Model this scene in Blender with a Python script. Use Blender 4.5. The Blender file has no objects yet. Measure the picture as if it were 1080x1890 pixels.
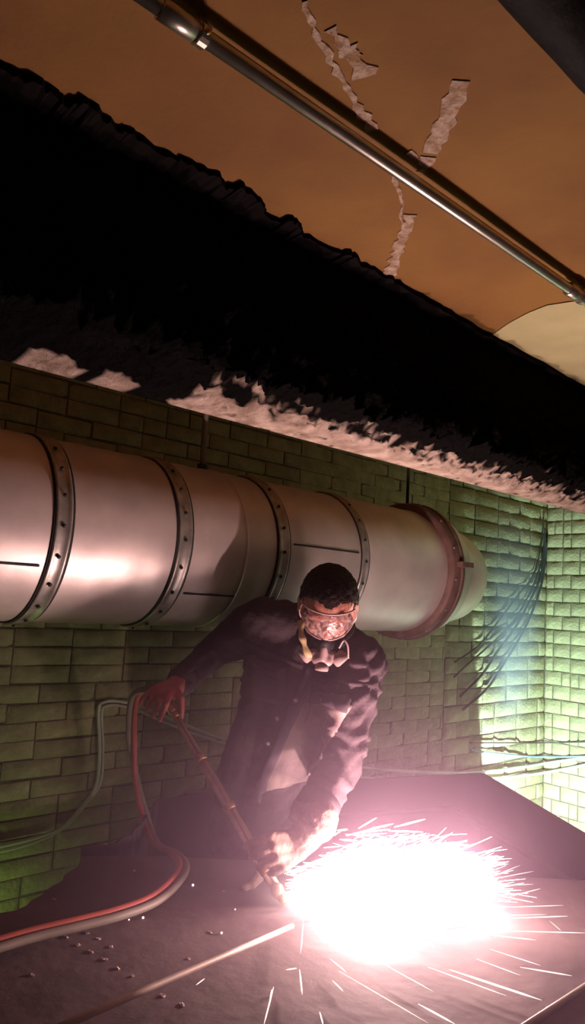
import bpy, bmesh, math, random
from mathutils import Vector, Matrix, noise
from mathutils.bvhtree import BVHTree
random.seed(7)
SC = bpy.context.scene
COL = SC.collection
# ------------------------------------------------------------------ camera (origin = lens, floor at z -1.55)
F = 1350.0
TH, PITCH, ROLL = math.radians(47.5), math.radians(7.0), math.radians(3.3)
FWD = Vector((math.cos(TH)*math.cos(PITCH), math.sin(TH)*math.cos(PITCH), math.sin(PITCH)))
_r = Vector((math.sin(TH), -math.cos(TH), 0)); _u = _r.cross(FWD)
CR = _r*math.cos(ROLL) + _u*math.sin(ROLL)
CU = _u*math.cos(ROLL) - _r*math.sin(ROLL)
cd = bpy.data.cameras.new('camera'); cam = bpy.data.objects.new('camera', cd); COL.objects.link(cam)
cd.sensor_fit = 'VERTICAL'; cd.sensor_height = 24.0; cd.lens = 24.0*F/1890.0
cd.clip_start = 0.02
cam.matrix_world = Matrix((CR, CU, -FWD)).transposed().to_4x4()
SC.camera = cam
w = bpy.data.worlds.new('world'); SC.world = w; w.use_nodes = True
w.node_tree.nodes['Background'].inputs[0].default_value = (0.5, 0.42, 0.38, 1)
w.node_tree.nodes['Background'].inputs[1].default_value = 0.014
SC.view_settings.view_transform = 'Standard'; SC.view_settings.look = 'None'
SC.view_settings.gamma = 1.0; SC.view_settings.use_curve_mapping = False
SC.view_settings.exposure = 0.48
SC.cycles.use_denoising = True
SC.cycles.max_bounces = 5
SC.cycles.sample_clamp_indirect = 4.0
SC.cycles.volume_step_rate = 4.0
SC.cycles.volume_bounces = 0
FLOOR = -1.55; PLATE = -0.80; WALL_Y = 2.85; WALL_X = 5.32; CEIL = 0.83

def ray(x, y): return FWD + CR*((x-540)/F) + CU*((945-y)/F)
def dp(x, y, d): return ray(x, y)*d                       # at a depth
def hp(x, y, ax, v):                                      # on a plane
    r = ray(x, y); return r*(v/r[ax])
def hc(x, y, Y, Z, R):                                    # on a cylinder along X
    r = ray(x, y); a = r.y**2+r.z**2; b = -2*(r.y*Y+r.z*Z); c = Y*Y+Z*Z-R*R
    t = (-b-math.sqrt(max(0, b*b-4*a*c)))/(2*a); return r*t

def light(name, kind, loc, energy, color, size=0.03, **kw):
    l = bpy.data.lights.new(name, kind); l.energy = energy; l.color = color; l.shadow_soft_size = size
    for k, v in kw.items(): setattr(l, k, v)
    o = bpy.data.objects.new(name, l); COL.objects.link(o); o.location = loc; return o
TIP = hp(527, 1670, 2, PLATE+0.005)
FLAME = hp(690, 1692, 2, PLATE) + Vector((0, 0, 0.095)); FLAME2 = hp(840, 1672, 2, PLATE) + Vector((0, 0, 0.09))
light('torch_flame_light', 'POINT', FLAME, 33, (1.0, 0.66, 0.62), 0.014)
light('spark_spray_light', 'POINT', FLAME2, 28, (1.0, 0.66, 0.62), 0.04)
LAMP = Vector((4.2, 2.35, -1.40))
LAMP_DIR = Vector((0.5, -0.36, 0.10)).normalized()
sp = light('floodlight_light', 'SPOT', LAMP, 195, (0.66, 0.97, 1.0), 0.02, spot_size=math.radians(178), spot_blend=0.0)
sp.rotation_euler = LAMP_DIR.to_track_quat('-Z', 'Y').to_euler()
LAMP2 = Vector((1.02, 2.62, -1.36))
light('handlamp_light', 'POINT', LAMP2 + Vector((0, 0, 0.10)), 0.8, (0.62, 1.0, 0.25), 0.03)

# ------------------------------------------------------------------ materials
def mat(name, col, rough=0.7, metal=0.0, var=0.25, scale=8.0, col2=None, bump=0.0, bscale=40.0, rnd=0.0, detail=6, spec=0.5):
    m = bpy.data.materials.new(name); m.use_nodes = True
    N, L = m.node_tree.nodes, m.node_tree.links; b = N['Principled BSDF']
    tc = N.new('ShaderNodeTexCoord'); nz = N.new('ShaderNodeTexNoise')
    nz.inputs['Scale'].default_value = scale; nz.inputs['Detail'].default_value = detail
    L.new(tc.outputs['Object'], nz.inputs['Vector'])
    rp = N.new('ShaderNodeValToRGB'); c2 = col2 or tuple(c*(1-var) for c in col)
    rp.color_ramp.elements[0].position = 0.35; rp.color_ramp.elements[1].position = 0.65
    rp.color_ramp.elements[0].color = (*c2, 1); rp.color_ramp.elements[1].color = (*col, 1)
    L.new(nz.outputs['Fac'], rp.inputs['Fac'])
    out = rp.outputs['Color']
    if rnd:
        oi = N.new('ShaderNodeObjectInfo'); hs = N.new('ShaderNodeHueSaturation')
        mr = N.new('ShaderNodeMapRange'); mr.inputs['To Min'].default_value = 1-rnd; mr.inputs['To Max'].default_value = 1+rnd
        L.new(oi.outputs['Random'], mr.inputs['Value']); L.new(mr.outputs['Result'], hs.inputs['Value'])
        L.new(out, hs.inputs['Color']); out = hs.outputs['Color']
    L.new(out, b.inputs['Base Color'])
    b.inputs['Roughness'].default_value = rough; b.inputs['Metallic'].default_value = metal
    b.inputs['Specular IOR Level'].default_value = spec
    if bump:
        n2 = N.new('ShaderNodeTexNoise'); n2.inputs['Scale'].default_value = bscale; n2.inputs['Detail'].default_value = 8
        L.new(tc.outputs['Object'], n2.inputs['Vector'])
        bp = N.new('ShaderNodeBump'); bp.inputs['Strength'].default_value = bump; bp.inputs['Distance'].default_value = 0.02
        L.new(n2.outputs['Fac'], bp.inputs['Height']); L.new(bp.outputs['Normal'], b.inputs['Normal'])
    return m
def emit(name, col, s):
    m = bpy.data.materials.new(name); m.use_nodes = True
    b = m.node_tree.nodes['Principled BSDF']; b.inputs['Base Color'].default_value = (0, 0, 0, 1)
    b.inputs['Emission Color'].default_value = (*col, 1); b.inputs['Emission Strength'].default_value = s
    m.cycles.emission_sampling = 'NONE'
    return m
M = dict(
    brick=mat('painted_brick', (0.42, 0.40, 0.20), 0.75, var=0.3, scale=14, bump=0.5, bscale=60, rnd=0.14),
    mortar=mat('painted_mortar', (0.15, 0.135, 0.075), 0.9, var=0.35, scale=10, bump=0.6, bscale=40),
    ceil=mat('ochre_ceiling', (0.31, 0.15, 0.031), 0.85, scale=3.0, col2=(0.23, 0.10, 0.024), bump=0.15, bscale=25),
    pale=mat('painted_light', (0.62, 0.55, 0.27), 0.85, var=0.2, scale=5),
    plaster=mat('bare_plaster', (0.62, 0.47, 0.36), 0.9, scale=55, col2=(0.36, 0.2, 0.1), bump=0.6, bscale=70),
    floor=mat('dirty_floor', (0.12, 0.10, 0.08), 0.9, scale=6, bump=0.4),
    duct=mat('galvanised_steel', (0.87, 0.74, 0.69), 0.46, 0.5, var=0.22, scale=5, bump=0.10, bscale=7),
    band=mat('band_steel', (0.60, 0.55, 0.50), 0.42, 0.75, var=0.35, scale=25),
    darkgap=mat('dark_gap', (0.03, 0.03, 0.03), 0.8),
    rustring=mat('red_primer_flange', (0.26, 0.14, 0.12), 0.6, 0.2, var=0.35, scale=18),
    tank=mat('scorched_steel', (0.13, 0.085, 0.08), 0.85, 0.0, scale=4, col2=(0.08, 0.05, 0.052), bump=0.15, bscale=18),
    tank2=mat('tank_side_steel', (0.085, 0.058, 0.072), 0.8, 0.0, scale=3, col2=(0.06, 0.042, 0.05), bump=0.1, bscale=12),
    seam=mat('bright_steel_edge', (0.6, 0.5, 0.42), 0.45, 0.5),
    conduit=mat('zinc_conduit', (0.62, 0.58, 0.48), 0.32, 0.9, var=0.2, scale=30),
    blackpipe=mat('black_pipe', (0.014, 0.011, 0.011), 0.7, scale=20, col2=(0.008, 0.006, 0.006), bump=0.3, spec=0.15),
    lip=mat('shadow_lip', (0.014, 0.011, 0.011), 1.0, spec=0.0),
    rod=mat('hanger_rod_paint', (0.32, 0.28, 0.17), 0.6, 0.3),
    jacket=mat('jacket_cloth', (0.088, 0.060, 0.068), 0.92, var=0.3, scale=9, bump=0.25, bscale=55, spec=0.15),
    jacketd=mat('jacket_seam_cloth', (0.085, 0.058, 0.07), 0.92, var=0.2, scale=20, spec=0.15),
    panel=mat('lit_jacket_front', (0.36, 0.25, 0.235), 0.9, scale=9, col2=(0.19, 0.13, 0.135), bump=0.2, bscale=45, spec=0.15),
    trouser=mat('trouser_cloth', (0.06, 0.045, 0.055), 0.95, spec=0.1),
    boot=mat('boot_leather', (0.04, 0.03, 0.03), 0.6),
    skin=mat('skin', (0.56, 0.30, 0.23), 0.5, var=0.15, scale=20),
    redhand=mat('flushed_skin', (0.55, 0.15, 0.12), 0.55, var=0.2, scale=20),
    hair=mat('dark_hair', (0.035, 0.022, 0.017), 0.75, var=0.5, scale=90, bump=0.8, bscale=220),
    eye=mat('eye_white', (0.7, 0.66, 0.62), 0.2, var=0.05), iris=mat('iris', (0.06, 0.04, 0.03), 0.2),
    glove=mat('suede_glove', (0.24, 0.155, 0.12), 0.9, scale=18, col2=(0.13, 0.082, 0.066), bump=0.3, bscale=60),
    rubber=mat('black_rubber', (0.03, 0.025, 0.028), 0.45),
    maskp=mat('mask_shell', (0.40, 0.25, 0.25), 0.45, var=0.15, scale=20),
    filt=mat('filter_cloth', (0.34, 0.22, 0.21), 0.8, var=0.1, scale=30),
    strap=mat('yellow_strap', (0.75, 0.55, 0.28), 0.8), gstrap=mat('grey_strap', (0.3, 0.26, 0.24), 0.7),
    brass=mat('brass', (0.72, 0.46, 0.20), 0.38, 0.8, var=0.3, scale=40),
    torch=mat('torch_tube', (0.58, 0.43, 0.30), 0.45, 0.4, var=0.3, scale=30),
    button=mat('button', (0.55, 0.45, 0.45), 0.4),
    hosered=mat('red_hose', (0.40, 0.075, 0.05), 0.6, var=0.2), hosegrey=mat('grey_hose', (0.20, 0.165, 0.13), 0.6, var=0.2),
    cable=mat('pale_cable', (0.58, 0.60, 0.45), 0.6), cablew=mat('white_cable', (0.85, 0.88, 0.85), 0.5),
    cabled=mat('dark_cable', (0.05, 0.06, 0.05), 0.6), cableb=mat('blue_cable', (0.25, 0.45, 0.6), 0.6),
    chip=mat('slag_chip', (0.6, 0.48, 0.42), 0.6), lampbody=mat('lamp_housing', (0.05, 0.05, 0.05), 0.5),
    lens=emit('lamp_lens', (0.8, 1, 0.95), 6), lens2=emit('handlamp_glow', (0.6, 1.0, 0.35), 6),
    spark=emit('hot_spark', (1.0, 0.66, 0.58), 1.7), hot=emit('white_hot_metal', (1.0, 0.86, 0.82), 9.0),
)
# ------------------------------------------------------------------ mesh helpers
def link(name, me, m=None, parent=None, smooth=False):
    o = bpy.data.objects.new(name, me); COL.objects.link(o)
    if m and not me.materials: me.materials.append(m)
    if parent: o.parent = parent
    if smooth:
        for p in me.polygons: p.use_smooth = True
    return o
def mesh(name, v, f):
    me = bpy.data.meshes.new(name); me.from_pydata([tuple(a) for a in v], [], f); me.update(); return me
def tag(o, label, cat, group=None, kind=None):
    o['label'] = label; o['category'] = cat
    if group: o['group'] = group
    if kind: o['kind'] = kind
    return o
def struct(o, label=None):
    o['kind'] = 'structure'
    if label: o['label'] = label
    return o
def empty(name, loc=(0, 0, 0)):
    o = bpy.data.objects.new(name, None); COL.objects.link(o); o.location = loc; o.empty_display_size = 0.05; return o
def part(name, vf, m, parent, smooth=True):
    me = mesh(name, *vf); o = link(name, me, m, None, smooth)
    if parent:
        o.parent = parent; o.matrix_parent_inverse = Matrix.Translation(-root_loc(parent))
    return o
def root_loc(p):
    return Vector(p.location)                              # parts sit at their parent's inverse, so only the Empty moves
def join(*vfs):
    V, Fc = [], []
    for v, f in vfs:
        n = len(V); V += list(v); Fc += [tuple(i+n for i in q) for q in f]
    return V, Fc
def box(a, b):
    (x0, y0, z0), (x1, y1, z1) = a, b
    v = [(x0,y0,z0),(x1,y0,z0),(x1,y1,z0),(x0,y1,z0),(x0,y0,z1),(x1,y0,z1),(x1,y1,z1),(x0,y1,z1)]
    return v, [(3,2,1,0),(4,5,6,7),(0,1,5,4),(1,2,6,5),(2,3,7,6),(3,0,4,7)]
def obox(c, ax, h):
    ax = [Vector(a).normalized() for a in ax]; v, f = box((-1,-1,-1), (1,1,1))
    return [Vector(c)+ax[0]*p[0]*h[0]+ax[1]*p[1]*h[1]+ax[2]*p[2]*h[2] for p in v], f
def tube(pts, rad, seg=10, caps=True):
    pts = [Vector(p) for p in pts]; n = len(pts)
    if not hasattr(rad, '__len__'): rad = [rad]*n
    V, Fc = [], []; up = None
    for i, p in enumerate(pts):
        t = (pts[min(i+1, n-1)] - pts[max(i-1, 0)])
        t = t.normalized() if t.length > 1e-9 else Vector((0,0,1))
        if up is None: up = t.orthogonal().normalized()
        up = (up - t*up.dot(t)); up = up.normalized() if up.length > 1e-6 else t.orthogonal().normalized()
        s = t.cross(up)
        for k in range(seg):
            a = 2*math.pi*k/seg; V.append(p + (up*math.cos(a)+s*math.sin(a))*rad[i])
    for i in range(n-1):
        for k in range(seg):
            k2 = (k+1) % seg; Fc.append((i*seg+k, i*seg+k2, (i+1)*seg+k2, (i+1)*seg+k))
    if caps: Fc += [tuple(range(seg-1, -1, -1)), tuple((n-1)*seg+k for k in range(seg))]
    return V, Fc
def capsule(a, ra, b, rb, seg=14):
    a, b = Vector(a), Vector(b); d = (b-a); d = d.normalized() if d.length > 1e-6 else Vector((0,0,1))
    P, R = [], []
    for k in range(5):
        an = math.pi/2*(1-k/5); P.append(a - d*ra*math.sin(an)); R.append(max(ra*math.cos(an), ra*0.02))
    P.append(a); R.append(ra); P.append(b); R.append(rb)
    for k in range(1, 6):
        an = math.pi/2*k/5; P.append(b + d*rb*math.sin(an)); R.append(max(rb*math.cos(an), rb*0.02))
    # constant frame
    up = d.orthogonal().normalized(); s = d.cross(up); V, Fc = [], []; n = len(P)
    for p, r in zip(P, R):
        for k in range(seg):
            an = 2*math.pi*k/seg; V.append(p+(up*math.cos(an)+s*math.sin(an))*r)
    for i in range(n-1):
        for k in range(seg):
            k2 = (k+1) % seg; Fc.append((i*seg+k, i*seg+k2, (i+1)*seg+k2, (i+1)*seg+k))
    Fc += [tuple(range(seg-1, -1, -1)), tuple((n-1)*seg+k for k in range(seg))]
    return V, Fc
def chain(pts):                                            # [(point, radius)...]
    return [capsule(pts[i][0], pts[i][1], pts[i+1][0], pts[i+1][1]) for i in range(len(pts)-1)]
def ellip(c, axes, r, nu=20, nv=12):
    c = Vector(c); V = []; Fc = []
    for j in range(nv+1):
        ph = math.pi*j/nv
        for i in range(nu):
            th = 2*math.pi*i/nu
            V.append(c + axes[0]*(r[0]*math.sin(ph)*math.cos(th)) + axes[1]*(r[1]*math.sin(ph)*math.sin(th)) + axes[2]*(r[2]*math.cos(ph)))
    for j in range(nv):
        for i in range(nu):
            i2 = (i+1) % nu; Fc.append((j*nu+i, (j+1)*nu+i, (j+1)*nu+i2, j*nu+i2))
    return V, Fc
XYZ = (Vector((1,0,0)), Vector((0,1,0)), Vector((0,0,1)))
def fuse(name, pieces, voxel, m, parent, smooth=4, disp=None):
    """one continuous skin over overlapping pieces"""
    me = mesh(name, *join(*pieces)); bm = bmesh.new(); bm.from_mesh(me)
    bmesh.ops.remove_doubles(bm, verts=bm.verts, dist=1e-6); bmesh.ops.recalc_face_normals(bm, faces=bm.faces); bm.to_mesh(me); bm.free()
    t = bpy.data.objects.new('tmp', me); COL.objects.link(t)
    r = t.modifiers.new('r', 'REMESH'); r.mode = 'VOXEL'; r.voxel_size = voxel
    s = t.modifiers.new('s', 'SMOOTH'); s.iterations = smooth; s.factor = 0.5
    dg = bpy.context.evaluated_depsgraph_get(); dg.update()
    out = bpy.data.meshes.new_from_object(t.evaluated_get(dg)); out.name = name
    bpy.data.objects.remove(t); bpy.data.meshes.remove(me)
    if disp:
        out.update(); nv = [v.normal.copy() for v in out.vertices]
        for v, n in zip(out.vertices, nv): v.co += n*disp(v.co.copy(), n)
        out.update()
    out.materials.clear()
    o = link(name, out, m, None, True)
    if parent: o.parent = parent; o.matrix_parent_inverse = Matrix.Translation(-root_loc(parent))
    return o
def fbm(p, s, o=4): return noise.fractal(p*s, 1.0, 2.0, o)
def spline(pts, n=8):
    pts = [Vector(p) for p in pts]; out = []
    for i in range(len(pts)-1):
        p0, p1, p2, p3 = pts[max(i-1,0)], pts[i], pts[i+1], pts[min(i+2, len(pts)-1)]
        for k in range(n):
            t = k/n; out.append(0.5*((2*p1)+(p2-p0)*t+(2*p0-5*p1+4*p2-p3)*t*t+(3*p1-p0-3*p2+p3)*t**3))
    out.append(pts[-1]); return out

# ------------------------------------------------------------------ setting: floor, walls, ceiling
struct(part('floor', box((-1.5, -1.5, FLOOR-0.1), (WALL_X+0.3, WALL_Y+0.3, FLOOR)), M['floor'], None, False))
wall_back = struct(part('wall_back', box((-1.5, WALL_Y, FLOOR), (WALL_X+0.3, WALL_Y+0.3, 1.15)), M['mortar'], None, False), 'painted brick wall behind the duct')
wall_right = struct(part('wall_right', box((WALL_X, -1.5, FLOOR), (WALL_X+0.3, WALL_Y, 1.15)), M['mortar'], None, False), 'painted brick return wall at the right corner')
def brick_mesh(L, H, seed, rel=1.0):
    rnd = random.Random(seed); nx, nz = 5, 3; V, Fc = [], []
    for j in range(nz+2):
        for i in range(nx+2):
            u = min(max((i-0.5)/(nx), 0), 1) if 0 < i < nx+1 else (0 if i == 0 else 1)
            t = min(max((j-0.5)/(nz), 0), 1) if 0 < j < nz+1 else (0 if j == 0 else 1)
            edge = i in (0, nx+1) or j in (0, nz+1)
            y = 0.0 if edge else -(0.009 + 0.005*rnd.random())*rel
            jit = 0 if edge else 1
            V.append(((u-0.5)*L*(1 if edge else 0.972) + jit*rnd.uniform(-.004, .004), y, (t-0.5)*H*(1 if edge else 0.925) + jit*rnd.uniform(-.003, .003)))
    W = nx+2
    for j in range(nz+1):
        for i in range(nx+1): Fc.append((j*W+i, j*W+i+1, (j+1)*W+i+1, (j+1)*W+i))
    me = mesh('brick', V, Fc); me.materials.append(M['brick'])
    for p in me.polygons: p.use_smooth = True
    return me
def lay(parent, x0, x1, z0, z1, L, H, rotz, origin, seed, stuff_test=None, rel=1.0, joint=0.007):
    """courses of bricks; local x runs along the wall"""
    rnd = random.Random(seed)
    full = [brick_mesh(L-joint, H-joint, seed*10+k, rel) for k in range(5)]
    half = [brick_mesh(L/2-joint, H-joint, seed*10+50+k, rel) for k in range(3)]
    stuff = []; R = Matrix.Rotation(rotz, 4, 'Z'); j = 0; z = z0
    while z < z1:
        x = x0 - (L/2 if j % 2 else 0)
        while x < x1:
            l = L; ms = full
            if rnd.random() < 0.12: l = L/2; ms = half
            a, b = x, x+l
            if a < x0-1e-6: a = x0; l = b-a; ms = half
            if b > x1+1e-6: l = x1-a
            if l > 0.02:
                me = rnd.choice(half if l < L*0.75 else full)
                base = (L/2 if l < L*0.75 else L)
                mw = Matrix.Translation(origin) @ R @ Matrix.Translation((a+l/2, -rnd.uniform(.001, .005)*rel, z+H/2+rnd.uniform(-.003, .003))) @ Matrix.Rotation(rnd.uniform(-.02, .02), 4, 'Y') @ Matrix.Rotation(rnd.uniform(-.02, .02), 4, 'Z') @ Matrix.Diagonal((l/base, 1, 1, 1))
                c = mw.translation
                if stuff_test and stuff_test(c):
                    stuff.append(([mw @ v.co for v in me.vertices], [tuple(p.vertices) for p in me.polygons]))
                else:
                    o = bpy.data.objects.new('brick', me); COL.objects.link(o); o.parent = parent; o.matrix_world = mw
            x = x+L if b == a+L or ms is full else b
            if ms is half and a == x0: x = b
        z += H; j += 1
    if stuff:
        o = part('hidden_brickwork', join(*stuff), M['brick'], parent); o['kind'] = 'stuff'
def far_dark(c):                       # behind the duct and above it, behind the tank: too dark or hidden to pick apart
    el = math.degrees(math.atan2(c.z, c.y)); return el > -2.0 or c.z < -1.33 or c.x < 1.0
lay(wall_back, 0.2, 2.65, FLOOR, 1.13, 0.245, 0.073, 0, (0, WALL_Y, 0), 3, far_dark, 0.8, 0.006)
lay(wall_back, 2.65, 4.02, FLOOR, 1.13, 0.245, 0.073, 0, (0, WALL_Y, 0), 6, far_dark, 0.25, 0.0022)
lay(wall_back, 4.02, WALL_X-0.005, FLOOR, 1.13, 0.30, 0.104, 0, (0, WALL_Y, 0), 4, lambda c: c.z < -1.40)
lay(wall_right, 0.0, 0.9, FLOOR, 1.13, 0.135, 0.104, -math.pi/2, (WALL_X, WALL_Y-0.005, 0), 5, lambda c: c.z < -1.45 or c.y < 2.38)

# ceiling with peeled patches
def ceil_grid():
    V, Fc = [], []; nx, ny = 130, 90; x0, x1, y0, y1 = -1.5, WALL_X+0.3, -1.5, 1.30
    for j in range(ny+1):
        for i in range(nx+1):
            x = x0+(x1-x0)*i/nx; y = y0+(y1-y0)*j/ny
            V.append((x, y, CEIL + 0.010*noise.noise(Vector((x*1.3, y*1.3, 3))) ))
    for j in range(ny):
        for i in range(nx):
            a = j*(nx+1)+i; Fc.append((a, a+nx+1, a+nx+2, a+1))
    return V, Fc
ceiling = struct(part('ceiling', ceil_grid(), M['ceil'], None), 'ochre brown painted ceiling with peeling patches')
struct(part('ceiling_rear', box((-1.5, 1.30, 1.15), (WALL_X+0.3, WALL_Y+0.3, 1.22)), M['ceil'], None, False), 'dark ceiling bay above the duct behind the beam')
def ceil_patch(path, width, m, seed, jag=0.4, name='peeled_plaster_patch'):
    rnd = random.Random(seed); pts = [hp(x, y, 2, CEIL) for x, y in path]
    P = []
    for i in range(len(pts)-1):
        n = max(2, int((pts[i+1]-pts[i]).length/0.012))
        P += [pts[i].lerp(pts[i+1], k/n) for k in range(n)]
    P.append(pts[-1]); V, Fc = [], []
    for i, p in enumerate(P):
        t = (P[min(i+1, len(P)-1)]-P[max(i-1, 0)]).normalized(); s = Vector((-t.y, t.x, 0))
        wd = width[0]+(width[1]-width[0])*i/(len(P)-1)
        a, b = wd*(0.5+jag*rnd.uniform(-1, 1)), wd*(0.5+jag*rnd.uniform(-1, 1))
        z = CEIL + 0.010*noise.noise(Vector((p.x*1.3, p.y*1.3, 3))) - 0.0022
        for q in (p+s*a, p-s*b): V.append(Vector((q.x, q.y, z)))
        for q in (p+s*(a+.002), p-s*(b+.002)): V.append(Vector((q.x, q.y, z+0.008)))
    for i in range(len(P)-1):
        a, b = i*4, i*4+4
        Fc += [(a, a+1, b+1, b), (a+1, a+3, b+3, b+1), (a+2, a, b, b+2)]
    return part(name, (V, Fc), m, ceiling, False)
ceil_patch([(560,0),(585,60),(612,110),(640,160),(668,205),(690,240)], (0.008, 0.018), M['plaster'], 1)
ceil_patch([(610,50),(640,85),(660,110),(676,140)], (0.012, 0.03), M['plaster'], 2)
ceil_patch([(640,85),(655,105)], (0.03, 0.035), M['plaster'], 12)
ceil_patch([(715,300),(735,345),(745,378)], (0.010, 0.006), M['plaster'], 3)
ceil_patch([(852,148),(835,195),(815,240),(795,283)], (0.034, 0.030), M['plaster'], 4, 0.15)
ceil_patch([(790,290),(778,318)], (0.022, 0.012), M['plaster'], 5)
ceil_patch([(757,395),(742,440),(728,480),(716,512)], (0.022, 0.026), M['plaster'], 6, 0.3)
ceil_patch([(745,378),(738,400),(745,415)], (0.006, 0.008), M['plaster'], 7)
ceil_patch([(750,282),(770,296)], (0.014, 0.02), M['plaster'], 8)
# ragged plaster lip, coloured black to carry on the beam's ceiling shadow
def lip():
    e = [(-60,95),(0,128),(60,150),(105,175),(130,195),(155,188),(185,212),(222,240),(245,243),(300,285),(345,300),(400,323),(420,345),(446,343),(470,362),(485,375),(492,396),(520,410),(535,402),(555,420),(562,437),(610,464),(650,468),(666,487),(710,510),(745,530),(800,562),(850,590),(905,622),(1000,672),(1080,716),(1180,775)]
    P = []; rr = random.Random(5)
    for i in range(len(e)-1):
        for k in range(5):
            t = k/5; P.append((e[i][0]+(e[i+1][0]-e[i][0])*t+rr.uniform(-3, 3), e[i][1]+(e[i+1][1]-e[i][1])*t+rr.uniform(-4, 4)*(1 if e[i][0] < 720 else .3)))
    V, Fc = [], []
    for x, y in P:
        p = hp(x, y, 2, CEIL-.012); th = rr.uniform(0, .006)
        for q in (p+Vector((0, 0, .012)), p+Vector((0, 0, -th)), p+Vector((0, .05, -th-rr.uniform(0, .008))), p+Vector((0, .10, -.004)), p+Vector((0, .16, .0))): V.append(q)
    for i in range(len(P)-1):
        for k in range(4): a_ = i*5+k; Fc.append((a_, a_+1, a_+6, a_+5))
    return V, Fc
part('ragged_shadow_lip', lip(), M['lip'], ceiling, False)
# pool of light painted on the ceiling near the corner as a paler skin
def lit_bay():
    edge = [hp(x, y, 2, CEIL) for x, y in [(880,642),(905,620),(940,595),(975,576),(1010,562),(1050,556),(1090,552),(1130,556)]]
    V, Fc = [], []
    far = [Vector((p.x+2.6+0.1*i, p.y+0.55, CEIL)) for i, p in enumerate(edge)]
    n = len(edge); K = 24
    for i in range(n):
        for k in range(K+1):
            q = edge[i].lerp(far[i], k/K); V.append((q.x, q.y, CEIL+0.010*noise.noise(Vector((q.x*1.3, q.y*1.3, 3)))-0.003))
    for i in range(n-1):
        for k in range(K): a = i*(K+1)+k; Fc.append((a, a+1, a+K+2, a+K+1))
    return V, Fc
part('painted_light_bay', lit_bay(), M['pale'], ceiling)

# downstand beam: rough near face painted black for its shade, chipped lower edge, pale underside
def beam_shade_mat():  # mask mixes the plaster to near black where the beam is unlit
    m = mat('shaded_plaster', (0.58, 0.44, 0.36), 0.9, scale=16, col2=(0.30, 0.21, 0.16), bump=0.7, bscale=45, spec=0.0)
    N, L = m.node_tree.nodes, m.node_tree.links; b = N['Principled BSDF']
    at = N.new('ShaderNodeAttribute'); at.attribute_name = 'beam_shade'; mx = N.new('ShaderNodeMix'); mx.data_type = 'RGBA'
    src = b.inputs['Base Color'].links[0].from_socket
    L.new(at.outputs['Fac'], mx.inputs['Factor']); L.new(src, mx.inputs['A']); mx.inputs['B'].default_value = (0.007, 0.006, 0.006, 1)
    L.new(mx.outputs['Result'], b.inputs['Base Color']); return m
M['beam_shade'] = beam_shade_mat()
YB, ZB, TOP = 1.20, 0.425, 1.15; YF = ZB/math.tan(math.radians(17.1))
def beam():
    prof = []                                              # (y, z, roughness, zone 0..1: 1 face painted in shade, 0 bare underside)
    n = 26
    for k in range(n+1):
        t = k/n; prof.append((YB, CEIL+0.02 - (CEIL+0.02-ZB-0.065)*t, 0.010+0.022*t**3, 1.0))
    for k in range(1, 15):
        t = k/14; prof.append((YB+0.115*t, ZB+0.065-0.062*t**0.9, 0.026*(1-t)**2+.007, 1-t))
    y1 = YB+0.115
    for k in range(1, 7): prof.append((y1+(YF-y1)*k/6, ZB+0.003*(1-k/6), 0.005*(1-k/6), 0.0))
    prof.append((YF, TOP, 0, 1.0))
    V, Fc, S = [], [], []; xs = [-0.2+0.012*i for i in range(455)]; m = len(prof)
    for x in xs:
        for y, z, r, s in prof:
            p = Vector((x, y, z))
            q = Vector((x*14+(y-z)*10, (y-z)*16-x*5, 0))   # slanting chips
            d = r*(1.3*noise.noise(q)+1.1*noise.noise(q*2.1)+1.0*noise.noise(p*55)+.5*noise.noise(p*110))
            lock = 0 if abs(y-YF) < .002 else 1
            V.append((x, y-d*0.9*lock, z+d*0.55*lock*(1 if z < ZB+0.1 else 0.15)))
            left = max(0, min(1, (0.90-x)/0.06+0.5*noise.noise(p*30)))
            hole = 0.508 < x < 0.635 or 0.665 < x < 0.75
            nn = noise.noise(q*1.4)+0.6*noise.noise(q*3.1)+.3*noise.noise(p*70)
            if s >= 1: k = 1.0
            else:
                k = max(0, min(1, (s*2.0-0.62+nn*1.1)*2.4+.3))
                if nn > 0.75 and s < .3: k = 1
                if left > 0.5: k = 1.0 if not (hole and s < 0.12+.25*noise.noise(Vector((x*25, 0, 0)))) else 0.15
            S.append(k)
    for i in range(len(xs)-1):
        for j in range(m-1): a = i*m+j; Fc.append((a, a+m, a+m+1, a+1))
    return (V, Fc), S
vf, S = beam()
bo = part('trim_1', vf, M['beam_shade'], None); struct(bo, 'thick ceiling beam with painted-in shade on its face and chipped pale underside')
at = bo.data.attributes.new('beam_shade', 'FLOAT', 'POINT')
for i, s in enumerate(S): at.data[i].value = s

# black pipe by the camera, cable and conduit in the upper corner
def along(el, z, x0, x1, r, seg=14, wob=0.0):
    y = z/math.tan(math.radians(el)); n = 60 if wob else 2
    return tube([(x0+(x1-x0)*i/(n-1), y+wob*noise.noise(Vector((i*.9, 3, el))), z+wob*noise.noise(Vector((i*.9, 9, el)))) for i in range(n)], r, seg)
bp = part('overhead_pipe', along(62.0, 0.74, -0.4, 3.2, 0.048, 20, 0.006), M['blackpipe'], None)
tag(bp, 'thick black overhead pipe crossing the top right corner', 'pipe')
tag(part('beaded_wire', along(67.0, 0.78, -0.4, 3.0, 0.0045, 8, 0.004), M['conduit'], None), 'thin beaded wire beside the black overhead pipe', 'wire')
tag(part('corner_conduit', along(70.0, 0.79, -0.4, 3.0, 0.010, 12), M['cable'], None), 'pale green conduit at the extreme top right corner', 'conduit')
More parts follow.
